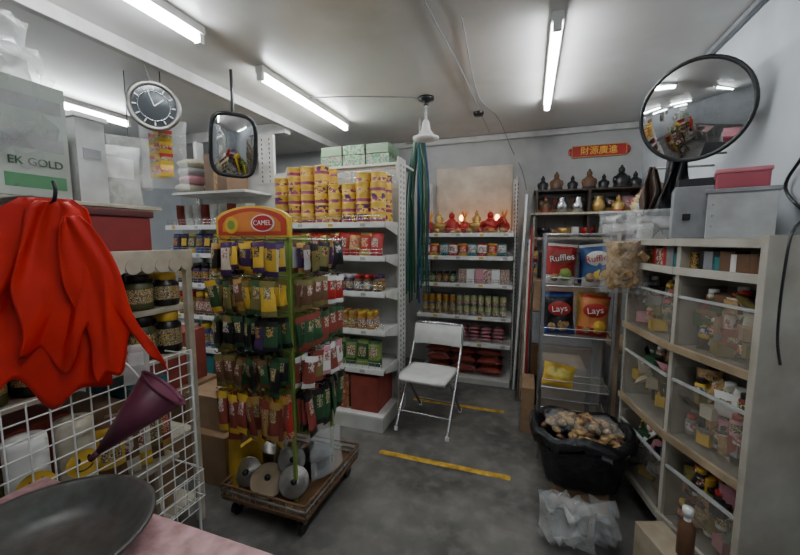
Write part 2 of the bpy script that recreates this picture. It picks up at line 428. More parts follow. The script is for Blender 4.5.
b = MB('altar_lamp')
WARM = mat('warm_bulb', (1, .38, .08), .5, var=0, emit=20)
for x in (-.68, -.32):
    b.lathe([(0, 0), (.03, 0), (.03, .012), (.012, .02), (.01, .12), (.02, .13), (0, .135)], (x, 3.86, 1.462), GOLD, 14)
    b.sph((x, 3.86, 1.462+.16), (.022, .022, .032), WARM)
b.end()
b = MB('altar_shelf')
b.b2(.0, .93, 3.72, 4.045, 1.63, 1.65, CREAM); b.b2(.02, .93, 3.78, 4.045, 1.85, 1.865, DWOOD)
for x in (.05, .5, .9): b.b2(x-.01, x+.01, 3.76, 4.045, 1.42, 1.85, DWOOD)
b.b2(.0, .93, 3.75, 4.045, 1.40, 1.42, CREAM)
b.end(.002)
b = MB('deity_figurine_group')
for i, x in enumerate((.1, .22, .36, .5, .62, .76, .87)):
    figurine(b, x, 3.86, 1.866, [.14, .17, .13, .18, .13, .2, .14][i], [BLACK, BROWN, BLACK, BROWN, BLACK, BLACK, BLACK][i], BLACK)
for i, x in enumerate((.13, .27, .41, .58, .74)):
    if i in (1, 2, 3): b.lathe([(0, 0), (.04, 0), (.06, .05), (.045, .1), (.03, .12), (.04, .14), (0, .145)], (x, 3.82, 1.652), GOLD if i == 3 else CHROME, 16)
    else: figurine(b, x, 3.82, 1.652, .15, GOLD if i else BROWN, RED)
for i in range(6): b.packet((.1+i*.15, 3.93, 1.73), .11, .14, .04, [DWOOD, CARDR, BROWN, TEAL, BLACK, PINK][i], P_SN[i], GOLD, None, 4, 4)
for i, x in enumerate((.12, .3, .5, .7)):
    b.lathe([(0, 0), (.03, 0), (.055, .05), (.06, .09), (.052, .09), (.04, .05), (0, .03)], (x, 3.85, 1.422), [BLACK, GOLD, RED, BLACK][i], 16)
    b.cyl((x, 3.85, 1.45), (x+.01, 3.85, 1.58), .003, RED, n=5)
    b.b2(x+.07, x+.13, 3.85, 3.95, 1.422, 1.5+.02*i, [CARD, WHITE2, DWOOD, RED][i])
b.end()
e = MB('red_gold_signboard')
e.b2(.36, .82, 4.03, 4.047, 2.19, 2.3, RED)
for (c, d) in (((.59, 4.027, 2.297), (.47, .008, .006)), ((.59, 4.027, 2.193), (.47, .008, .006)), ((.358, 4.027, 2.245), (.006, .008, .11)), ((.822, 4.027, 2.245), (.006, .008, .11))): e.box(c, d, GOLD)
for sx in (.345, .835): e.sph((sx, 4.035, 2.245), (.02, .008, .035), RED)
so = e.end()
text('財源廣進', (.59, 4.027, 2.245), Matrix.Identity(4), .08, mat('gold_letter', (.95, .55, .08), .4), so, bold=.0008)

b = MB('hanging_cord_bundle')
for i in range(30):
    x = -1.0+R.uniform(-.08, .11); y = 3.3+R.uniform(-.1, .1); zb = R.uniform(.8, 1.2)
    p = [(x*.3-.97*.7, y, 2.3), (x, y, 1.9), (x+R.uniform(-.02, .02), y, 1.5), (x+R.uniform(-.02, .02), y, zb)]
    b.tube(smooth_path(p, 4), .008, [DGREEN, DGREEN, TEAL, mat('blue_cord', (.02, .06, .22), .5), DGREEN][i % 5])
b.cyl((-.97, 3.3, 2.27), (-.97, 3.3, 2.48), .01, STEEL); b.cyl((-1.1, 3.3, 2.28), (-.85, 3.3, 2.28), .01, STEEL)
b.end()
b = MB('pendant_lamp')
b.lathe([(0, 0), (.06, 0), (.06, -.02), (.02, -.035), (.02, -.06)], (-.785, 2.83, 2.48), BLACK, 18)
b.cyl((-.785, 2.83, 2.42), (-.785, 2.83, 2.26), .012, CHROME)
b.lathe([(.02, .14), (.03, .12), (.035, .07), (.065, .03), (.1, .015), (.1, 0), (.06, -.01), (0, -.02)], (-.785, 2.83, 2.17), WHITE2, 24)
b.end()

# folding chair
def chair(loc, rz, sc):
    b = MB('folding_chair'); b.T = Matrix.Translation(loc) @ Matrix.Rotation(math.radians(rz), 4, 'Z') @ Matrix.Scale(sc, 4)
    w = .21; r = .012
    for sx in (-1, 1):
        b.tube(smooth_path([(sx*w, .24, .76), (sx*w, .2, .62), (sx*w, .08, .42), (sx*w, -.2, .012)], 5), r, CHROME, 10)
        b.tube(smooth_path([(sx*(w-.025), -.16, .44), (sx*(w-.025), -.02, .36), (sx*(w-.025), .3, .012)], 4), r, CHROME, 10)
        b.cyl((sx*w, -.2, .0), (sx*w, -.195, .03), .015, WHITE2); b.cyl((sx*(w-.025), .3, 0), (sx*(w-.025), .295, .03), .015, WHITE2)
        b.tube([(sx*(w-.01), -.19, .43), (sx*(w-.01), .15, .43)], .009, CHROME, 8)
    b.tube(smooth_path([(-w, .24, .76), (-w+.03, .245, .785), (0, .25, .79), (w-.03, .245, .785), (w, .24, .76)], 4), r, CHROME, 10)
    b.cyl((-w+.02, .25, .09), (w-.02, .25, .09), .009, CHROME); b.cyl((-w, -.12, .13), (w, -.12, .13), .009, CHROME)
    n = 12; vs = []; fs = []
    for k, (z, dy) in enumerate(((.785, .02), (.775, 0), (.62, -.035), (.61, -.03))):
        for i in range(n+1):
            u = -1+2*i/n; vs.append((u*(w-.004), .222+dy+.025*(1-u*u), z))
    for k in range(3):
        for i in range(n): a = k*(n+1)+i; fs.append((a, a+1, a+n+2, a+n+1))
    b.add(vs, fs, WHITE2, True)
    b.add([(x, y+.018, z) for x, y, z in vs], fs, WHITE2, True)
    for i in range(6): b.box((-.1+i*.04, .222-.012+.02, .66), (.02, .006, .006), DARK)
    n = 14; vs = []; fs = []
    for zt in (0, -.022):
        for j in range(n+1):
            for i in range(n+1):
                u = -1+2*i/n; v = -1+2*j/n; k = 1-.06*abs(v)**4
                vs.append((u*.2*k, -.03+v*.18*(1-.07*abs(u)**4), .455+zt-.012*(1-u*u)*(1-v*v)-(.02*max(0, -v-.7)/.3)))
    N = (n+1)**2
    for j in range(n):
        for i in range(n):
            a = j*(n+1)+i; fs.append((a, a+1, a+n+2, a+n+1)); fs.append((N+a+n+1, N+a+n+2, N+a+1, N+a))
    for i in range(n):
        fs.append((i, N+i, N+i+1, i+1)); a = n*(n+1)+i; fs.append((a, a+1, N+a+1, N+a))
        a = i*(n+1); c = a+n+1; fs.append((a, c, N+c, N+a)); a += n; c += n; fs.append((a, N+a, N+c, c))
    b.add(vs, fs, WHITE2, True)
    return b.end()
chair((-.68, 2.6, 0), -4, .93)

# snack display stand
b = MB('snack_display_stand')
fx0, fx1, fy, by = -1.41, -1.04, 1.42, 1.77
for (x, y) in ((fx0, fy), (fx0, by)): b.b2(x-.02, x+.02, y-.02, y+.02, .12, 1.5, YEL)
for (x, y) in ((fx1, fy), (fx1, by)): b.b2(x-.008, x+.008, y-.008, y+.008, .12, 1.42, GREEN)
b.b2(fx0-.025, fx0+.0, fy-.02, by, .12, .3, YEL)
RZS = [1.40, 1.23, 1.06, .87, .69]
for z in RZS:
    b.cyl((fx0, fy, z), (fx1, fy, z), .006, GREEN, n=8); b.cyl((fx1, fy, z), (fx1, by, z), .006, GREEN, n=8); b.cyl((fx0, by, z), (fx1, by, z), .006, GREEN, n=8)
    for i in range(6): b.tube([(fx0+.035+i*.062, fy, z), (fx0+.035+i*.062, fy-.12, z), (fx0+.035+i*.062, fy-.13, z+.015)], .003, CHROME, 5)
    for i in range(5): b.tube([(fx1, fy+.03+i*.072, z), (fx1+.1, fy+.03+i*.072, z), (fx1+.11, fy+.03+i*.072, z+.015)], .003, CHROME, 5)
b.b2(fx0+.02, fx1-.02, fy+.2, fy+.21, .35, 1.42, GREEN)
n = 16; hx0, hx1 = fx0-.02, fx1+.03
def arch(mat_, ins, yy, th):
    top = []; bot = []
    for i in range(n+1):
        t = i/n; x = hx0+ins+(hx1-hx0-2*ins)*t
        top.append((x, 1.50+.055*math.sin(math.pi*min(1, max(0, t)))**.6-ins*.6)); bot.append((x, 1.41+ins*.6))
    vs = [(x, yy, z) for x, z in top]+[(x, yy, z) for x, z in bot]+[(x, yy+th, z) for x, z in top]+[(x, yy+th, z) for x, z in bot]
    m_ = n+1; fs = []
    for i in range(n):
        fs += [(i, m_+i, m_+i+1, i+1), (2*m_+i, 2*m_+i+1, 3*m_+i+1, 3*m_+i), (i, i+1, 2*m_+i+1, 2*m_+i), (m_+i, 3*m_+i, 3*m_+i+1, m_+i+1)]
    fs += [(0, 2*m_, 3*m_, m_), (n, m_+n, 3*m_+n, 2*m_+n)]
    b.add(vs, fs, mat_)
arch(YEL, 0, fy-.03, .02); arch(mat('faded_red', (.45, .05, .03), .45), .016, fy-.034, .004)
arch(mat('faded_orange', (.62, .22, .05), .45), .045, fy-.035, .002)
b.lathe([(0, 0), (.055, 0)], (-1.15, fy-.038, 1.475), WHITE2, 24, RX(90) @ Matrix.Diagonal((1.2, .72, 1, 1)))
b.lathe([(0, 0), (.048, 0)], (-1.15, fy-.039, 1.475), RED, 24, RX(90) @ Matrix.Diagonal((1.2, .72, 1, 1)))
b.lathe([(0, 0), (.04, 0)], (-1.33, fy-.038, 1.468), YEL, 24, RX(90)); b.lathe([(0, 0), (.022, 0)], (-1.33, fy-.039, 1.468), GREEN, 24, RX(90))
BRN = mat('brown_rail', (.16, .085, .04), .5, var=.2)
bx0, bx1, by0, by1 = -1.42, -.93, 1.33, 1.88
b.b2(bx0, bx1, by0, by1, .1, .12, BRN)
for z in (.12, .15, .18):
    for (p, q) in (((bx0, by0), (bx1, by0)), ((bx1, by0), (bx1, by1)), ((bx0, by1), (bx1, by1)), ((bx0, by0), (bx0, by1))):
        b.cyl((*p, z), (*q, z), .006, BRN if z != .15 else STEEL, n=8)
for i in range(15):
    x = bx0+(bx1-bx0)*i/14; b.cyl((x, by0, .12), (x, by0, .18), .003, STEEL, n=5)
    y = by0+(by1-by0)*i/14; b.cyl((bx1, y, .12), (bx1, y, .18), .003, STEEL, n=5)
for (x, y) in ((bx0+.05, by0+.05), (bx1-.05, by0+.05), (bx0+.05, by1-.05), (bx1-.05, by1-.05)):
    b.cyl((x-.012, y, .035), (x+.012, y, .035), .035, BLACK, n=16); b.b2(x-.02, x+.02, y-.012, y+.012, .05, .1, STEEL)
st = b.end(.0015)
text('CAMEL', (-1.15, fy-.041, 1.475), Matrix.Identity(4), .032, WHITE2, st)
b = MB('hanging_snack_packets')
FR = [[(PURP, P_SN[3], YEL), (YEL, P_SN[0], PURP), (BLACK, P_SN[3], GOLD), (CREAM, P_SN[6], PURP)],
      [(OLIVE, P_SN[3], DGREEN), (GOLD, P_SN[1], BROWN), (YEL, P_SN[3], OLIVE), (DGREEN, P_SN[1], YEL), (BROWN, P_SN[6], GOLD)],
      [(BLACK, P_SN[1], DGREEN), (DGREEN, P_SN[0], BLACK), (BLACK, P_SN[5], OLIVE), (PURP, P_SN[0], BLACK), (DWOOD, P_SN[4], BLACK)],
      [(DGREEN, P_SN[1], BROWN), (BLACK, P_SN[3], DGREEN), (BROWN, P_SN[4], OLIVE), (OLIVE, P_SN[0], DGREEN)],
      [(CARDR, P_SN[3], GOLD), (RED, P_SN[3], P_SN[2]), (GOLD, P_SN[2], CARDR), (CARDR, P_SN[6], YEL)]]
SD = [[(BLACK, P_SN[5], BLACK), (PURP, P_SN[3], GOLD), (OLIVE, P_SN[0], BLACK), (LGREY, P_SN[4], BROWN)],
      [(DGREEN, P_SN[4], RED), (RED, P_SN[4], WHITE2), (BLACK, P_SN[1], DGREEN), (BROWN, P_SN[6], OLIVE)],
      [(CARDR, P_SN[4], DGREEN), (DGREEN, P_SN[1], CARDR), (BLACK, P_SN[2], DGREEN), (WHITE2, P_SN[6], BROWN)],
      [(CARDR, P_SN[4], WHITE2), (BLACK, P_SN[2], BLACK), (OLIVE, P_SN[4], CARDR), (WHITE2, P_SN[6], PINK)],
      [(BLACK, P_SN[0], CARDR), (CARDR, P_SN[4], BLACK), (DGREEN, P_SN[1], BLACK)]]
hs = [.15, .155, .17, .165, .23]
for r_, z in enumerate(RZS):
    for i in range(6):
        base = R.choice(FR[r_])
        for k in range(4):
            a = base if R.random() < .6 else R.choice(FR[r_]); h = hs[r_]*R.uniform(.8, 1.05)
            b.packet((fx0+.035+i*.062+R.uniform(-.012, .012), fy-.03-k*.026, z-.01-h/2+R.uniform(-.012, .004)), R.uniform(.056, .074), h, .024, *a, RX(R.uniform(-6, 8)) @ RZ(R.uniform(-30, 30)) @ RY(R.uniform(-9, 9)), 4, 6, .2)
    for i in range(5):
        base = R.choice(SD[r_])
        for k in range(3):
            a = base if R.random() < .6 else R.choice(SD[r_]); h = hs[r_]*R.uniform(.8, 1.)
            b.packet((fx1+.02+k*.028, fy+.03+i*.072, z-.012-h/2+R.uniform(-.012, .004)), R.uniform(.062, .076), h, .024, *a, RZ(90+R.uniform(-40, 25)) @ RX(R.uniform(-6, 6)) @ RY(R.uniform(-9, 9)), 4, 6, .2)
b.end()
b = MB('cookware_pile')
for (c, r, t) in (((-1.2, 1.41, .2), .085, (-.6, .6, 1.5)), ((-1.06, 1.43, .21), .075, (0, 0, 1.3)), ((-1.34, 1.43, .2), .07, (-.9, 0, 1.0)), ((-1.12, 1.5, .27), .07, (.4, 0, 1.6))):
    M = look(c, t) @ RX(90)
    b.lathe([(0, .03), (r*.2, .03), (r*.5, .02), (r*.92, 0), (r, 0), (r, -.01)], c, STEEL if r < .08 else WOOD, 24, M); b.sph(Vector(c)+M.to_3x3() @ Vector((0, 0, .035)), .016, BLACK)
b.lathe([(0, 0), (.08, 0), (.085, .1), (.09, .1), (.09, .105), (0, .105)], (-1.08, 1.66, .122), BLACK, 20)
b.lathe([(0, 0), (.08, 0), (.085, .14), (.09, .14)], (-1.28, 1.6, .122), STEEL, 20)
for i in range(4): b.cyl((-1.25+i*.05, 1.52, .14), (-1.2+i*.05, 1.5+.03*i, .34), .012, [WOOD, BROWN, STEEL, BLACK][i], n=8)
b.end()
b = MB('clear_plastic_bag'); b.packet((-.99, 1.62, .27), .2, .24, .1, FILM, FILM, FILM, RZ(60) @ RX(-10), 8, 8, .3); b.end()

# near-left display unit
b = MB('cream_display_counter')
ux0, ux1, uy0, uy1 = -2.05, -1.5, .2, 1.3
for (x, y) in ((ux0, uy0), (ux0, uy1), (ux1-.03, uy0), (ux1-.03, uy1)): b.b2(x, x+.03, y-.03, y, 0, 1.31, CREAM)
for z in (1.34, 1.1, .88, .48, .12): b.b2(ux0, ux1-(.03 if z < 1.3 else 0), uy0, uy1, z-.025, z, CREAM)
b.b2(ux1, ux1+.012, uy0, uy1, 1.29, 1.355, CREAM)
for i in range(18): b.cyl((ux1+.006, uy0+.03+i*.061, 1.29), (ux1+.014, uy0+.03+i*.061, 1.29), .03, CREAM, n=16)
RZ0 = 1.545
b.b2(ux0-.05, -1.6, .25, 1.25, RZ0-.015, RZ0, CREAM)
for y in (.3, 1.2):
    for x in (ux0, -1.66): b.b2(x, x+.02, y, y+.02, 1.34, RZ0-.015, CREAM)
b.end(.002)
e = MB('wrapped_carton')
PGC = mat('pale_green_carton', (.46, .52, .47), .55, var=.12, scale=5)
e.b2(-1.98, -1.6, .5, .69, RZ0+.002, 2.0, PGC); e.b2(-1.98, -1.6, .7, .9, RZ0+.002, 1.93, PGC)
for y0, y1 in ((.51, .68), (.715, .885)):
    for k in range(3): e.b2(-1.599, -1.598, y0, y1, 1.575+k*.13, 1.62+k*.13, mat('carton_green', (.1, .3, .14), .5) if k == 0 else LGREY)
e.b2(-1.93, -1.66, .498, .499, 1.72, 1.88, WHITE2)
ec = e.end(.006)
text('EK GOLD', (-1.594, .8, 1.66), RZ(90), .036, DGREEN, ec); text('EK GOLD', (-1.594, .6, 1.66), RZ(90), .036, DGREEN, ec)
f = MB('plastic_wrap'); f.packet((-1.79, .7, 1.82), .5, .56, .5, FILM, FILMT, FILM, RZ(90), 12, 14, .22); f.end(parent=ec)
b = MB('clear_bag_of_cups')
b.packet((-1.85, .72, 2.1), .42, .22, .3, FILM, FILM, FILMW, RZ(80), 10, 10, .35)
for k in range(3): b.cyl((-1.95+k*.08, .62, 2.06), (-1.95+k*.08, .86, 2.06), .035, FILMW, n=14)
b.end()
b = MB('white_storage_box')
b.b2(-2.0, -1.76, 1.02, 1.13, RZ0+.002, 1.9, LGREY); b.b2(-2.01, -1.75, 1.01, 1.14, 1.9, 1.92, WHITE2); b.b2(-1.759, -1.757, 1.04, 1.11, 1.74, 1.78, GREY)
b.b2(-1.98, -1.78, .95, 1.0, RZ0+.002, 1.83, CREAM); b.end(.006)
b = MB('white_plastic_bag'); b.packet((-1.86, 1.22, 1.7), .22, .28, .1, FILMW, WHITE2, FILMW, RZ(55), 9, 9, .35); b.packet((-1.98, 1.21, 1.67), .16, .2, .1, FILMW, LGREY, FILM, RZ(35), 8, 8, .35); b.end()
b = MB('red_tray_box')
b.b2(-1.9, -1.53, .82, 1.14, 1.342, 1.49, mat('dull_red', (.24, .025, .025), .45)); b.b2(-1.91, -1.52, .81, 1.15, 1.49, 1.52, mat('dark_red', (.1, .02, .02), .45))
b.end(.006)
b = MB('pink_plastic_bag')
PFILM = mat('pink_film', (.6, .42, .46), .3, alpha=.75, bump=1., scale=14)
for (c, s_) in (((-1.6, .66, 1.42), .3), ((-1.55, .76, 1.41), .26), ((-1.62, .5, 1.42), .26)):
    b.packet(c, s_, .18, .13, PFILM, FILMW, PFILM, RZ(80) @ RX(35), 10, 10, .45)
b.end()
b = MB('yellow_lid_jar_row')
for z, n in ((1.101, 8), (.881, 8)):
    for i in range(n):
        for k in range(2): b.jar((-1.58-k*.12, .35+i*.125, z), .055, .15 if z > 1 else .19, BLACK if i % 2 else mat('dark_olive', (.07, .08, .03), .4), YEL if i % 3 else BLACK, P_SN[3])
b.end()
b = MB('boxed_stock')
for i in range(5): b.b2(-1.9, -1.6, .25+i*.2, .43+i*.2, .481, .76-.04*(i % 2), [CARD, OLIVE, CARDR, CARD, TEAL][i]); b.b2(-1.9, -1.6, .25+i*.2, .43+i*.2, .121, .4, [CARD, CARDR, GREY, CARD, CARD][i])
b.end(.004)
b = MB('wire_grid_panel')
gx = -1.36; gy0, gy1, gz0, gz1 = .38, 1.15, .2, .93
n = 14
for i in range(n+1):
    y = gy0+(gy1-gy0)*i/n; b.cyl((gx, y, gz0), (gx, y, gz1), .0026, WHITE2, n=6)
for i in range(15):
    z = gz0+(gz1-gz0)*i/14; b.cyl((gx, gy0, z), (gx, gy1, z), .0026, WHITE2, n=6)
for y in (gy0, gy1): b.cyl((gx, y, 0), (gx, y, gz1), .006, WHITE2, n=8)
for y in (gy0, gy1): b.cyl((gx, y, gz1-.02), (ux1-.01, y, gz1-.02), .004, WHITE2, n=6); b.cyl((gx, y, .4), (ux1-.01, y, .4), .004, WHITE2, n=6)
b.b2(gx-.1, gx+.1, gy0-.01, gy0+.01, 0, .015, WHITE2); b.b2(gx-.1, gx+.1, gy1-.01, gy1+.01, 0, .015, WHITE2)
for z in (.3, .36, .42): b.tube([(gx, .75, z), (gx+.07, .75, z), (gx+.07, 1.12, z), (gx, 1.12, z)], .003, WHITE2)
for i in range(9): b.cyl((gx+.07, .75+i*.046, .3), (gx+.07, .75+i*.046, .42), .002, WHITE2, n=5); b.cyl((gx, .75+i*.046, .3), (gx+.07, .75+i*.046, .3), .002, WHITE2, n=5)
b.end()
b = MB('smiley_paper_roll_set')
for i in range(4):
    y = .62+i*.125; x = -1.43
    if i < 2:
        b.lathe([(0, 0), (.05, 0), (.052, .02), (.052, .28), (.05, .3), (.02, .3), (.02, .28), (0, .28)], (x, y, .5), CREAM if i % 2 else WHITE2, 20)
        b.lathe([(0, 0), (.046, 0)], (x+.054, y-.008, .66), YEL, 20, RZ(75) @ RX(90))
        for s_ in (-1, 1): b.sph((x+.058, y-.008+s_*.015, .674), (.003, .006, .01), BLACK, 8, 5)
        b.tube([(x+.059, y-.008+.026*math.sin(t), .655-.018*math.cos(t)) for t in [-1.2+.3*k for k in range(9)]], .0025, BLACK, 5)
b.b2(-1.495, -1.375, .5, 1.08, .48, .498, CREAM)
for y in (.52, 1.06): b.b2(-1.49, -1.47, y-.01, y+.01, 0, .48, CREAM)
b.end()
b = MB('mixed_grocery_packets')
for i in range(5):
    b.packet((-1.43, .85+i*.048, .5+.13), .1, .25, .04, [YEL, BROWN, CREAM, OLIVE, CARDR][i], P_SN[[3, 6, 4, 1, 2][i]], [BROWN, CREAM, YEL, BROWN, GOLD][i], RZ(70+R.uniform(-20, 20)), 6, 8, .15)
b.end()

# red aprons on hook
b = MB('hanging_red_apron')
hk = Vector((-1.25, .655, 1.515))
def sheet(b, o, M, wt, wb, h, pl, amp, ph, mt, nx=40, nz=26, skew=0, hemc=.1, pw=.55):
    vs = []; fs = []
    for j in range(nz+1):
        t = j/nz; w = wt+(wb-wt)*t**pw
        for i in range(nx+1):
            s_ = i/nx-.5
            hem = 1+hemc*math.sin(s_*9+ph)+hemc*.5*math.sin(s_*17+ph)
            vs.append((s_*w+skew*t+.01*math.sin(t*9+s_*4+ph), amp*(.25+t)*math.sin(s_*pl*6.283+ph+t*2.2+1.2*math.sin(t*3+ph))+amp*.25*math.sin(s_*17+ph*2+t*6), -h*t*hem-.06*(s_*2)**2*min(1, t*3)))
    for j in range(nz):
        for i in range(nx): a = j*(nx+1)+i; fs.append((a, a+1, a+nx+2, a+nx+1))
    b.add(vs, fs, mt, True, Matrix.Translation(o) @ M)
F = look(hk, (0, 0, 1.4))
sheet(b, hk+Vector((-.02, .0, -.0)), F, .09, .36, .56, 1.4, .016, .5, REDCL, skew=-.06, hemc=.08, pw=.4)
sheet(b, hk+Vector((.0, -.0, -.01)), F, .08, .24, .42, 1.3, .018, 2.6, REDCL, skew=.02, hemc=.14, pw=.4)
sheet(b, hk+Vector((.03, .02, -.05)), F @ RY(-6), .05, .17, .44, .9, .014, 4.0, REDCL, skew=.07, hemc=.1, pw=.5)
b.tube(smooth_path([(-1.5, .655, 1.52), (-1.34, .655, 1.52), (-1.26, .655, 1.5), (-1.235, .655, 1.53), (-1.24, .655, 1.56)], 5), .005, BLACK, 8)
b.end(solid=.003)
b = MB('maroon_plastic_funnel')
ap = Vector((-1.23, .7, .75)); rc = Vector((-1.13, .84, .905)); dr = (rc-ap).normalized()
b.cyl(ap, rc, .01, MAG, r1=.08, n=28, cap=False); b.cyl(rc, rc+dr*.01, .08, MAG, r1=.088, n=28, cap=False)
b.cyl(ap-dr*.03, ap, .008, MAG, r1=.01, n=16)
b.tube(smooth_path([rc+Vector((-.07, -.02, .04)), (-1.25, .8, 1.0), (-1.34, .8, .93)], 5), .003, WHITE2, 5)
b.end(solid=.002)
b = MB('white_plastic_sachet'); b.packet((-1.27, .86, .97), .08, .14, .03, FILMW, WHITE2, FILMW, RZ(50), 5, 6, .3); b.end()
b = MB('pink_topped_table')
PKT = mat('pink_tabletop', (.5, .29, .31), .5, var=.2, scale=30)
b.b2(-1.3, -.5, 0, .6, .695, .72, PKT); b.b2(-1.28, -.52, .02, .58, .65, .695, LGREY)
for (x, y) in ((-1.26, .04), (-.54, .04), (-1.26, .56), (-.54, .56)): b.b2(x-.02, x+.02, y-.02, y+.02, 0, .65, LGREY)
b.end(.004)
b = MB('large_frying_pan')
PAN = mat('nonstick', (.07, .073, .07), .32, .2, var=.2, scale=30); wc = (-.94, .415, .722)
b.lathe([(0, 0), (.12, 0), (.165, .022), (.195, .06), (.203, .063), (.2, .067), (.19, .064), (.16, .03), (.118, .008), (0, .006)], wc, PAN, 48)
b.tube(smooth_path([(-1.12, .3, .78), (-1.2, .24, .8), (-1.34, .14, .82)], 5), .014, BLACK, 10)
b.end()

b = MB('cardboard_carton')
b.b2(-1.95, -1.56, 1.5, 1.9, 0, .3, CARD); b.b2(-1.953, -1.557, 1.68, 1.72, 0, .302, TAN); b.b2(-1.9, -1.6, 1.55, 1.85, .302, .5, CARD); b.end(.004)
b = MB('cardboard_carton'); b.b2(-2.5, -2.05, 1.5, 1.95, 0, .45, CARD); b.b2(-2.4, -2.1, 1.55, 1.9, .452, .8, CARDR); b.end(.004)

def dome(b, c, M, a, bb, ex, bulge, m, rim, mr, nr=8, n=48):
    vs = [(0, -bulge, 0)]; fs = []
    def se(t, k):
        cx, sz = math.cos(t), math.sin(t)
        return (a*k*math.copysign(abs(cx)**(2/ex), cx), bb*k*math.copysign(abs(sz)**(2/ex), sz))
    for r_ in range(1, nr+1):
        k = r_/nr
        for i in range(n):
            x, z = se(2*math.pi*i/n, k); vs.append((x, -bulge*(1-k*k), z))
    for i in range(n): fs.append((0, 1+i, 1+(i+1) % n))
    for r_ in range(nr-1):
        for i in range(n): fs.append((1+r_*n+i, 1+(r_+1)*n+i, 1+(r_+1)*n+(i+1) % n, 1+r_*n+(i+1) % n))
    L = Matrix.Translation(c) @ M
    b.add(vs, fs, m, True, L)
    pts = [L @ Vector((se(2*math.pi*i/n, 1)[0], 0, se(2*math.pi*i/n, 1)[1])) for i in range(n+1)]
    b.tube(pts, rim, mr, 8)
    vs = [(se(2*math.pi*i/n, 1)[0], .02, se(2*math.pi*i/n, 1)[1]) for i in range(n)]
    b.add(vs, [tuple(range(n))], mr, False, L)
c = (-2.03, 1.58, 2.15); M = look(c, (0, 0, 1.7))
b = MB('wall_clock')
dome(b, c, M, .12, .12, 2, .012, mat('clock_face', (.08, .09, .1), .2, .4), .014, STEEL)
L = Matrix.Translation(c) @ M
b.tube([L @ Vector((.078*math.cos(t*.2618), -.012, .078*math.sin(t*.2618))) for t in range(25)], .003, CHROME, 5)
for i in range(12):
    t = math.pi*i/6; b.box((0, 0, 0), (.006, .004, .02), WHITE2, M=L @ Matrix.Translation((.093*math.sin(t), -.012, .093*math.cos(t))) @ RY(math.degrees(t)))
b.box((0, 0, 0), (.006, .003, .06), WHITE2, M=L @ RY(50) @ Matrix.Translation((0, -.016, .03))); b.box((0, 0, 0), (.005, .003, .08), WHITE2, M=L @ RY(-20) @ Matrix.Translation((0, -.016, .04)))
b.cyl((-2.04, 1.59, 2.26), (-2.12, 1.59, 2.42), .004, STEEL, n=6)
b.end()
c = (-1.79, 1.91, 1.99); M = look(c, (-.2, 0, 1.3)) @ RY(4)
b = MB('convex_safety_mirror'); dome(b, c, M, .13, .185, 4, .04, MIRR, .013, BLACK)
b.tube([(-1.82, 1.95, 2.0), (-1.84, 1.97, 2.2), (-1.84, 1.97, 2.48)], .01, BLACK, 8); b.end()
b = MB('hanging_sweets_bag')
b.packet((-2.25, 1.8, 1.95), .27, .44, .14, FILM, FILM, FILM, look((-2.28, 1.75, 0), (0, 0, 0)), 9, 12, .3)
for i in range(3):
    for k in range(4): b.packet((-2.3+i*.07, 1.78-i*.02, 1.83+k*.07), .075, .07, .03, [YEL, RED][(i+k) % 2], P_SN[3 if k % 2 else 2], YEL, look((-2.28, 1.75, 0), (0, 0, 0)), 3, 3)
b.cyl((-2.25, 1.8, 2.16), (-2.25, 1.8, 2.48), .003, BLACK, n=5)
b.end()
b = MB('hanging_white_bag'); b.packet((-2.5, 1.75, 1.9), .24, .34, .14, FILMW, LGREY, FILMW, look((-2.5, 1.68, 0), (0, 0, 0)), 9, 10, .35); b.cyl((-2.5, 1.75, 2.06), (-2.5, 1.75, 2.48), .003, BLACK, n=5); b.end()

# chips rack (right)
rx0, rx1, ry0, ry1 = .09, .48, 2.4, 2.66
b = MB('chip_display_rack')
for x in (rx0, rx1):
    for y in (ry0, ry1): b.b2(x-.009, x+.009, y-.009, y+.009, 0, 1.44, CHROME)
for z in (1.43, 1.12, .81, .48, .3):
    b.b2(rx0, rx1, ry0, ry1, z-.006, z, ACRY if z != 1.43 else LGREY)
    for y in (ry0, ry1): b.cyl((rx0, y, z), (rx1, y, z), .006, CHROME, n=8)
    for x in (rx0, rx1): b.cyl((x, ry0, z), (x, ry1, z), .006, CHROME, n=8)
    if z < 1.4: b.cyl((rx0, ry0-.004, z+.05), (rx1, ry0-.004, z+.05), .004, CHROME, n=8)
b.b2(rx0, rx1, ry1-.004, ry1, .3, 1.43, FILM)
b.end(.001)
def chips(c, m, ml, m2, lab, txt, tilt=0):
    b = MB('potato_chip_bag'); b.packet(c, .175, .25, .09, m, m, m2, RX(-6) @ RY(tilt) @ RZ(tilt*2), 12, 14, .1)
    b.lathe([(0, .006), (.045, .004), (.052, 0)], (c[0], c[1]-.047, c[2]+.04), ml, 24, RX(90) @ Matrix.Diagonal((1.25, .85, 1, 1)))
    b.lathe([(0, .014), (.025, .009), (.04, 0)], (c[0]+.02, c[1]-.043, c[2]-.06), lab, 16, RX(90))
    b.lathe([(0, .012), (.018, .009), (.028, 0)], (c[0]-.035, c[1]-.04, c[2]-.075), TAN, 16, RX(90))
    o = b.end(); text(txt, (c[0], c[1]-.057, c[2]+.04), RY(-8), .052, mat('ink_'+m.name, (.85, .85, .82), .5) if ml != WHITE2 else RED, o)
chips((.185, 2.46, 1.25), mat('chip_red', (.4, .02, .02), .35), CARDR, WHITE2, GREEN, 'Ruffles', 4); chips((.38, 2.46, 1.25), mat('chip_blue', (.05, .12, .3), .35), WHITE2, WHITE2, YEL, 'Ruffles', -5)
chips((.185, 2.46, .94), BLACK, RED, BLUE, TAN, 'Lays', -3); chips((.38, 2.46, .94), mat('chip_orange', (.6, .22, .06), .4), RED, RED, YEL, 'Lays', 4)
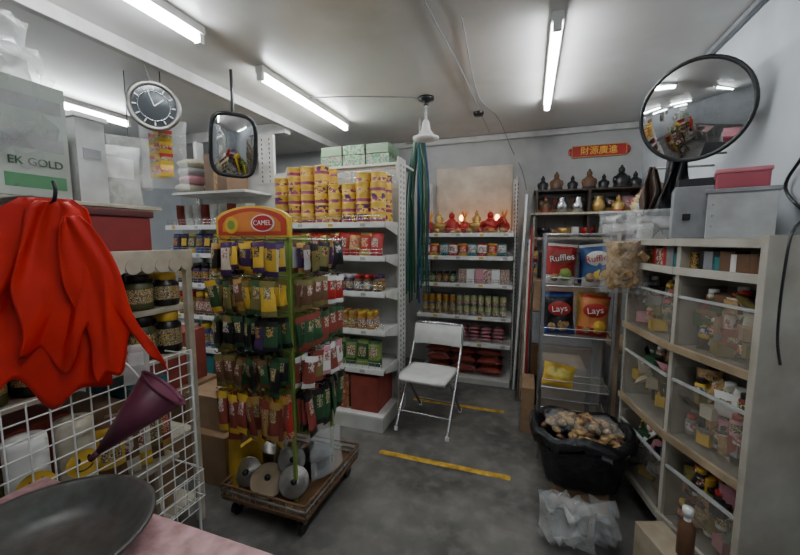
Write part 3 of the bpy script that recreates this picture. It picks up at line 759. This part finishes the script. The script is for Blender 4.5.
for x, z, m in ((.185, 1.25, RED), (.38, 1.25, BLUE), (.185, .94, PURP), (.38, .94, YEL)):
    b = MB('potato_chip_bag'); b.packet((x, 2.57, z), .17, .25, .08, m, P_SN[2], m, None, 8, 8); b.end()
b = MB('yellow_snack_bag'); b.packet((.2, 2.48, .535), .19, .15, .08, YEL, mat('pale_yellow', (.7, .6, .15), .4), YEL, RX(-30) @ RY(8), 8, 8, .35); b.end()
b = MB('cracker_bag')
b.packet((.47, 2.2, 1.27), .18, .24, .1, TAN, TAN, TAN, RZ(-20), 8, 8, .3)
for i in range(26): b.box((.47+R.uniform(-.07, .07), 2.14+R.uniform(-.01, .02), 1.27+R.uniform(-.11, .11)), (.045, .02, .03), TAN, R.uniform(-.5, .5), RY(R.uniform(-50, 50)))
b.packet((.47, 2.19, 1.3), .23, .36, .15, FILMT, FILMT, FILM, RZ(-20), 9, 10, .3)
b.end()
b = MB('plastic_shopping_bag'); b.packet((.6, 2.3, 1.47), .24, .18, .12, FILM, FILMW, FILM, RZ(-30), 9, 9, .45)
b.packet((.48, 2.5, 1.5), .2, .14, .12, FILM, FILMW, FILM, RZ(10), 9, 9, .45); b.end()
b = MB('black_lined_tub')
n = 36; P = [(0, .12), (.17, .12), (.18, .14), (.215, .3), (.235, .4), (.25, .415), (.25, .37), (.245, .34), (.25, .37), (.24, .42), (.215, .4), (.19, .35), (0, .35)]
vs = []; fs = []
for (r_, z) in P:
    for i in range(n):
        t = 2*math.pi*i/n; k = 1+.03*math.sin(t*9)+.025*math.sin(t*14+z*20); q = abs(math.cos(t))**.7; w = abs(math.sin(t))**.7
        vs.append((r_*k*math.copysign(q, math.cos(t)), r_*k*math.copysign(w, math.sin(t))*.75, z+.014*math.sin(t*7)*(z > .3)))
for j in range(len(P)-1):
    for i in range(n): fs.append((j*n+i, j*n+(i+1) % n, (j+1)*n+(i+1) % n, (j+1)*n+i))
b.add(vs, fs, mat('bin_liner', (.012, .012, .014), .28, bump=.8, scale=16), True, Matrix.Translation((.29, 2.08, 0)))
b.b2(.16, .42, 1.98, 2.18, 0, .13, CARD)
b.end()
b = MB('dried_food_heap')
for q in range(120):
    a = R.uniform(0, 6.28); r_ = R.uniform(0, 1)**.6
    b.sph((.29+.2*r_*math.cos(a), 2.07+.13*r_*math.sin(a), .37+.08*(1-r_*r_)+R.uniform(0, .02)), (R.uniform(.018, .034), R.uniform(.014, .024), R.uniform(.01, .018)), [TAN, TAN, BROWN, TAN][q % 4], 8, 5, RZ(R.uniform(0, 180)) @ RX(R.uniform(-40, 40)))
for x in (.2, .38): b.packet((x, 2.06, .435), .19, .2, .07, FILMT, FILMT, FILMT, RX(80), 8, 8, .4)
b.end()
b = MB('clear_refuse_bag'); b.packet((.2, 1.72, .12), .25, .23, .15, FILMW, FILM, FILM, RZ(-10), 9, 9, .45); b.packet((.33, 1.78, .1), .2, .19, .15, FILM, FILM, FILM, RZ(30), 9, 9, .45); b.end()
b = MB('cardboard_carton'); b.b2(-.02, .07, 2.7, 3.0, 0, .34, CARD); b.b2(.09, .4, 2.75, 3.1, 0, .5, CARD); b.end(.004)
b = MB('stacked_crates')
for k in range(4): b.b2(.04, .5, 3.2, 3.6, k*.27, k*.27+.26, [BLACK, BROWN, GREY, CARD][k])
b.b2(.07, .5, 3.2, 3.55, 1.09, 1.3, BLACK)
b.end(.006)
b = MB('leaning_board'); b.box((-.07, 3.62, .9), (.02, .28, 1.8), WHITE2, M=RY(2)); b.end(.002)
b = MB('leaning_rod_bundle')
for i in range(5): b.cyl((-.06+i*.02, 3.25+i*.01, .0), (-.03+i*.015, 3.42, 1.2+i*.1), .009, [STEEL, WOOD, WHITE2, RED, STEEL][i], n=8)
b.end()
b = MB('hanging_red_tag_bundle')
for i in range(8): b.packet((.03+R.uniform(-.03, .03), 3.66, 1.36-i*.04), .07, .1, .02, [CARDR, BLUE, BLACK, YEL][i % 4], P_SN[i % 6], RED, RZ(R.uniform(-40, 40)), 3, 3)
b.cyl((.03, 3.66, 1.0), (.03, 3.66, 1.64), .004, BLACK, n=5); b.cyl((.03, 3.66, 1.64), (.03, 3.73, 1.64), .004, BLACK, n=5)
b.end()

# right storage rack with bins
RB = mat('rack_offwhite', (.42, .4, .35), .5, var=.18, scale=5)
def section(b, bins, Pa, Pb, D, last):
    ex = Vector((Pb[0]-Pa[0], Pb[1]-Pa[1], 0)); W = ex.length; ex.normalize(); ey = Vector((-ex.y, ex.x, 0))
    M = Matrix(((ex.x, ey.x, 0, Pa[0]), (ex.y, ey.y, 0, Pa[1]), (0, 0, 1, 0), (0, 0, 0, 1)))
    b.T = M; bins.T = M
    b.b2(0, W, D-.01, D, 0, 1.4, RB); b.b2(0, .02, 0, D, 0, 1.4, RB)
    for z in (1.4, 1.28, .95, .55, .17):
        b.b2(0, W, 0, D, z-.018, z, RB); b.b2(0, W, -.012, 0, z-.028, z+.004, WOOD if z in (.95, .55) else RB)
    if last: b.b2(W, W+.025, -.015, D, 0, 1.415, RB)
    for q in range(9):
        xx = .04+(W-.08)*q/8; h = R.uniform(.05, .095)
        if q % 2: bins.cyl((xx, .06, 1.281), (xx, .06, 1.281+h), .022, R.choice([RED, BLACK, WHITE2, BROWN, TEAL]), n=12)
        else: bins.box((xx, .08, 1.282+h/2), (.05, .08, h), R.choice([CARD, BROWN, GREY, P_SN[0], P_SN[4]]), R.uniform(-.4, .4))
    for (z0, z1) in ((.952, 1.25), (.552, .91), (.172, .51)):
        h = (z1-z0)*.85; x0, x1 = .03, W-.015
        bins.b2(x0, x1, .005, .01, z0, z0+h*.8, ACRYT); bins.b2(x0, x1, D-.02, D-.015, z0, z0+h, ACRY)
        bins.b2(x0, x0+.004, .005, D-.015, z0, z0+h, ACRY); bins.b2(x1-.004, x1, .005, D-.015, z0, z0+h, ACRY); bins.b2(x0, x1, .005, D-.015, z0, z0+.004, ACRY)
        bins.b2(x0-.003, x1+.003, -.002, .012, z0+h*.8, z0+h*.8+.01, LGREY)
        for q in range(70):
            lay = q/70; xx = R.uniform(x0+.045, x1-.045); yy = R.uniform(.045, D-.07); zz = z0+.035+lay*h*.72
            m = R.choice([BROWN, CARDR, TAN, WHITE2, GREY, CREAM, OLIVE, DGREEN, CARD, YEL, PINK, BLACK])
            if q % 4 == 0: bins.box((xx, yy, zz), (.07, .05, .05), m, R.uniform(0, 3))
            elif q % 4 == 1: bins.packet((xx, yy, zz+.01), .085, .1, .03, m, R.choice(P_SN), m, RZ(R.uniform(-60, 60)) @ RX(R.uniform(-60, 60)), 4, 4)
            elif q % 4 == 2: bins.cyl((xx, yy, zz-.02), (xx+R.uniform(-.03, .03), yy, zz+.05), .02, m, n=12)
            else: bins.jar((xx, yy, zz-.02), .022, .08, m, R.choice([WHITE2, RED, YEL, BLACK]), R.choice(P_SN), 10)
b = MB('bin_storage_rack'); bins = MB('clear_storage_bins')
section(b, bins, (.51, 2.3), (.59, 1.86), .29, False)
section(b, bins, (.59, 1.86), (.725, 1.53), .22, True)
ro = b.end(.002); bins.end(parent=ro)
b = MB('cardboard_carton'); b.box((.57, 1.6, .1), (.12, .28, .2), mat('pale_carton', (.36, .3, .22), .75, var=.15), .35); b.end(.004)
b = MB('brown_spray_bottle')
b.lathe([(0, 0), (.028, 0), (.028, .12), (.012, .14), (.012, .16), (.018, .16), (.018, .19), (0, .19)], (.6, 1.58, .201), [BROWN, BROWN, BROWN, WHITE2, WHITE2, WHITE2, WHITE2], 16); b.end()
b = MB('grey_storage_crate')
b.box((.76, 1.8, 1.49), (.19, .24, .17), LGREY, math.radians(-20)); b.box((.76, 1.8, 1.58), (.205, .255, .015), GREY, math.radians(-20))
for k in range(3): b.box((.665, 1.77, 1.45+k*.04), (.004, .18, .006), GREY, math.radians(-20))
b.end(.006)
b = MB('grey_drawer_box')
b.box((.73, 2.08, 1.52), (.2, .2, .23), GREY, math.radians(-14)); b.box((.65, 1.975, 1.5), (.03, .01, .03), BLACK, math.radians(-14)); b.box((.73, 2.08, 1.65), (.16, .18, .04), BLACK, math.radians(-20)); b.end(.008)
b = MB('pink_lidded_box')
b.box((.76, 1.8, 1.62), (.15, .17, .06), mat('dull_pinkred', (.36, .06, .09), .4), math.radians(-20)); b.box((.76, 1.8, 1.655), (.16, .18, .018), mat('dusty_pink', (.5, .16, .2), .45), math.radians(-20)); b.end(.006)
b = MB('hanging_black_bag')
sheet(b, Vector((.74, 2.42, 1.86)), look((.72, 2.45, 0), (0, 0, 0)), .06, .2, .4, 2, .03, 1, BLACK); sheet(b, Vector((.66, 2.55, 1.82)), look((.72, 2.45, 0), (0, 0, 0)), .05, .12, .32, 2, .03, 3, DWOOD)
b.cyl((.66, 2.55, 1.81), (.95, 2.55, 1.81), .006, STEEL); b.cyl((.74, 2.42, 1.85), (.95, 2.42, 1.85), .006, STEEL)
b.end(solid=.003)
b = MB('side_shelf_unit')
b.b2(.5, .95, 2.5, 3.0, 1.38, 1.4, WOOD)
for x in (.52, .93):
    for y in (2.52, 2.98): b.b2(x-.015, x+.015, y-.015, y+.015, 0, 1.38, WOOD)
b.b2(.5, .95, 2.52, 2.98, .7, .72, WOOD); b.end()
b = MB('wrapped_parcel_pile')
for i, (x, y, z) in enumerate(((.7, 2.6, 1.47), (.6, 2.78, 1.48), (.8, 2.85, 1.5), (.7, 2.75, 1.6), (.82, 2.65, 1.62), (.75, 2.85, 1.68))): b.packet((x, y, z), .19, .17, .14, [WHITE2, BROWN, BLACK, CARDR, LGREY, CARD][i], P_SN[i], GREY, RX(30*i) @ RZ(20*i), 7, 7, .3)
b.end()
c = (.725, 2.22, 2.02); M = look(c, (-.7, .25, 1.6)) @ RY(-20)
b = MB('convex_safety_mirror'); dome(b, c, M, .228, .228, 2, .05, MIRR, .01, BLACK)
L = Matrix.Translation(c) @ M
b.lathe([(.228, 0), (.224, -.05), (.05, -.08), (0, -.08)], (0, 0, 0), BLACK, 36, L @ RX(90))
b.cyl(L @ Vector((0, .07, 0)), (.955, 2.4, 2.05), .015, BLACK)
b.end()
b = MB('power_cable')
b.tube(smooth_path([(.95, 1.75, 2.05), (.945, 1.76, 1.85), (.94, 1.8, 1.72), (.945, 1.9, 1.6), (.94, 1.7, 1.46)], 6), .006, BLACK)
b.tube(smooth_path([(.945, 1.8, 1.75), (.935, 1.7, 1.6), (.9, 1.6, 1.5), (.78, 1.5, 1.44), (.755, 1.48, 1.3), (.76, 1.49, 1.1), (.77, 1.48, 1.0)], 6), .004, BLACK)
b.end()
b = MB('ceiling_wiring')
b.tube(smooth_path([(-.785, 2.83, 2.475), (-1.0, 2.7, 2.465), (-1.3, 2.6, 2.47), (-1.63, 2.5, 2.465)], 6), .005, GREY)
b.tube(smooth_path([(-.35, 1.9, 2.474), (-.4, 2.9, 2.47), (-.3, 3.5, 2.47), (-.2, 4.02, 2.3), (-.1, 4.03, 2.1), (-.05, 4.03, 1.9)], 6), .003, GREY)
b.tube([(-.5, 1.5, 2.476), (-.45, 2.4, 2.47), (-.42, 3.9, 2.472)], .003, GREY)
b.end()
b = MB('ceiling_smoke_detector'); b.lathe([(0, -.03), (.035, -.03), (.045, -.01), (.045, 0)], (-.45, 3.3, 2.48), BLACK, 20); b.end()

# world, camera
w = bpy.data.worlds.new('World'); bpy.context.scene.world = w; w.use_nodes = True
w.node_tree.nodes['Background'].inputs[0].default_value = (.5, .52, .55, 1); w.node_tree.nodes['Background'].inputs[1].default_value = .2
cam = bpy.data.cameras.new('camera'); co = bpy.data.objects.new('camera', cam); bpy.context.scene.collection.objects.link(co)
cam.sensor_width = 36; cam.lens = 367/800*36; cam.clip_start = .02
co.location = (0, 0, H); co.rotation_euler = (math.radians(90-5.9), 0, math.radians(19.4))
bpy.context.scene.camera = co
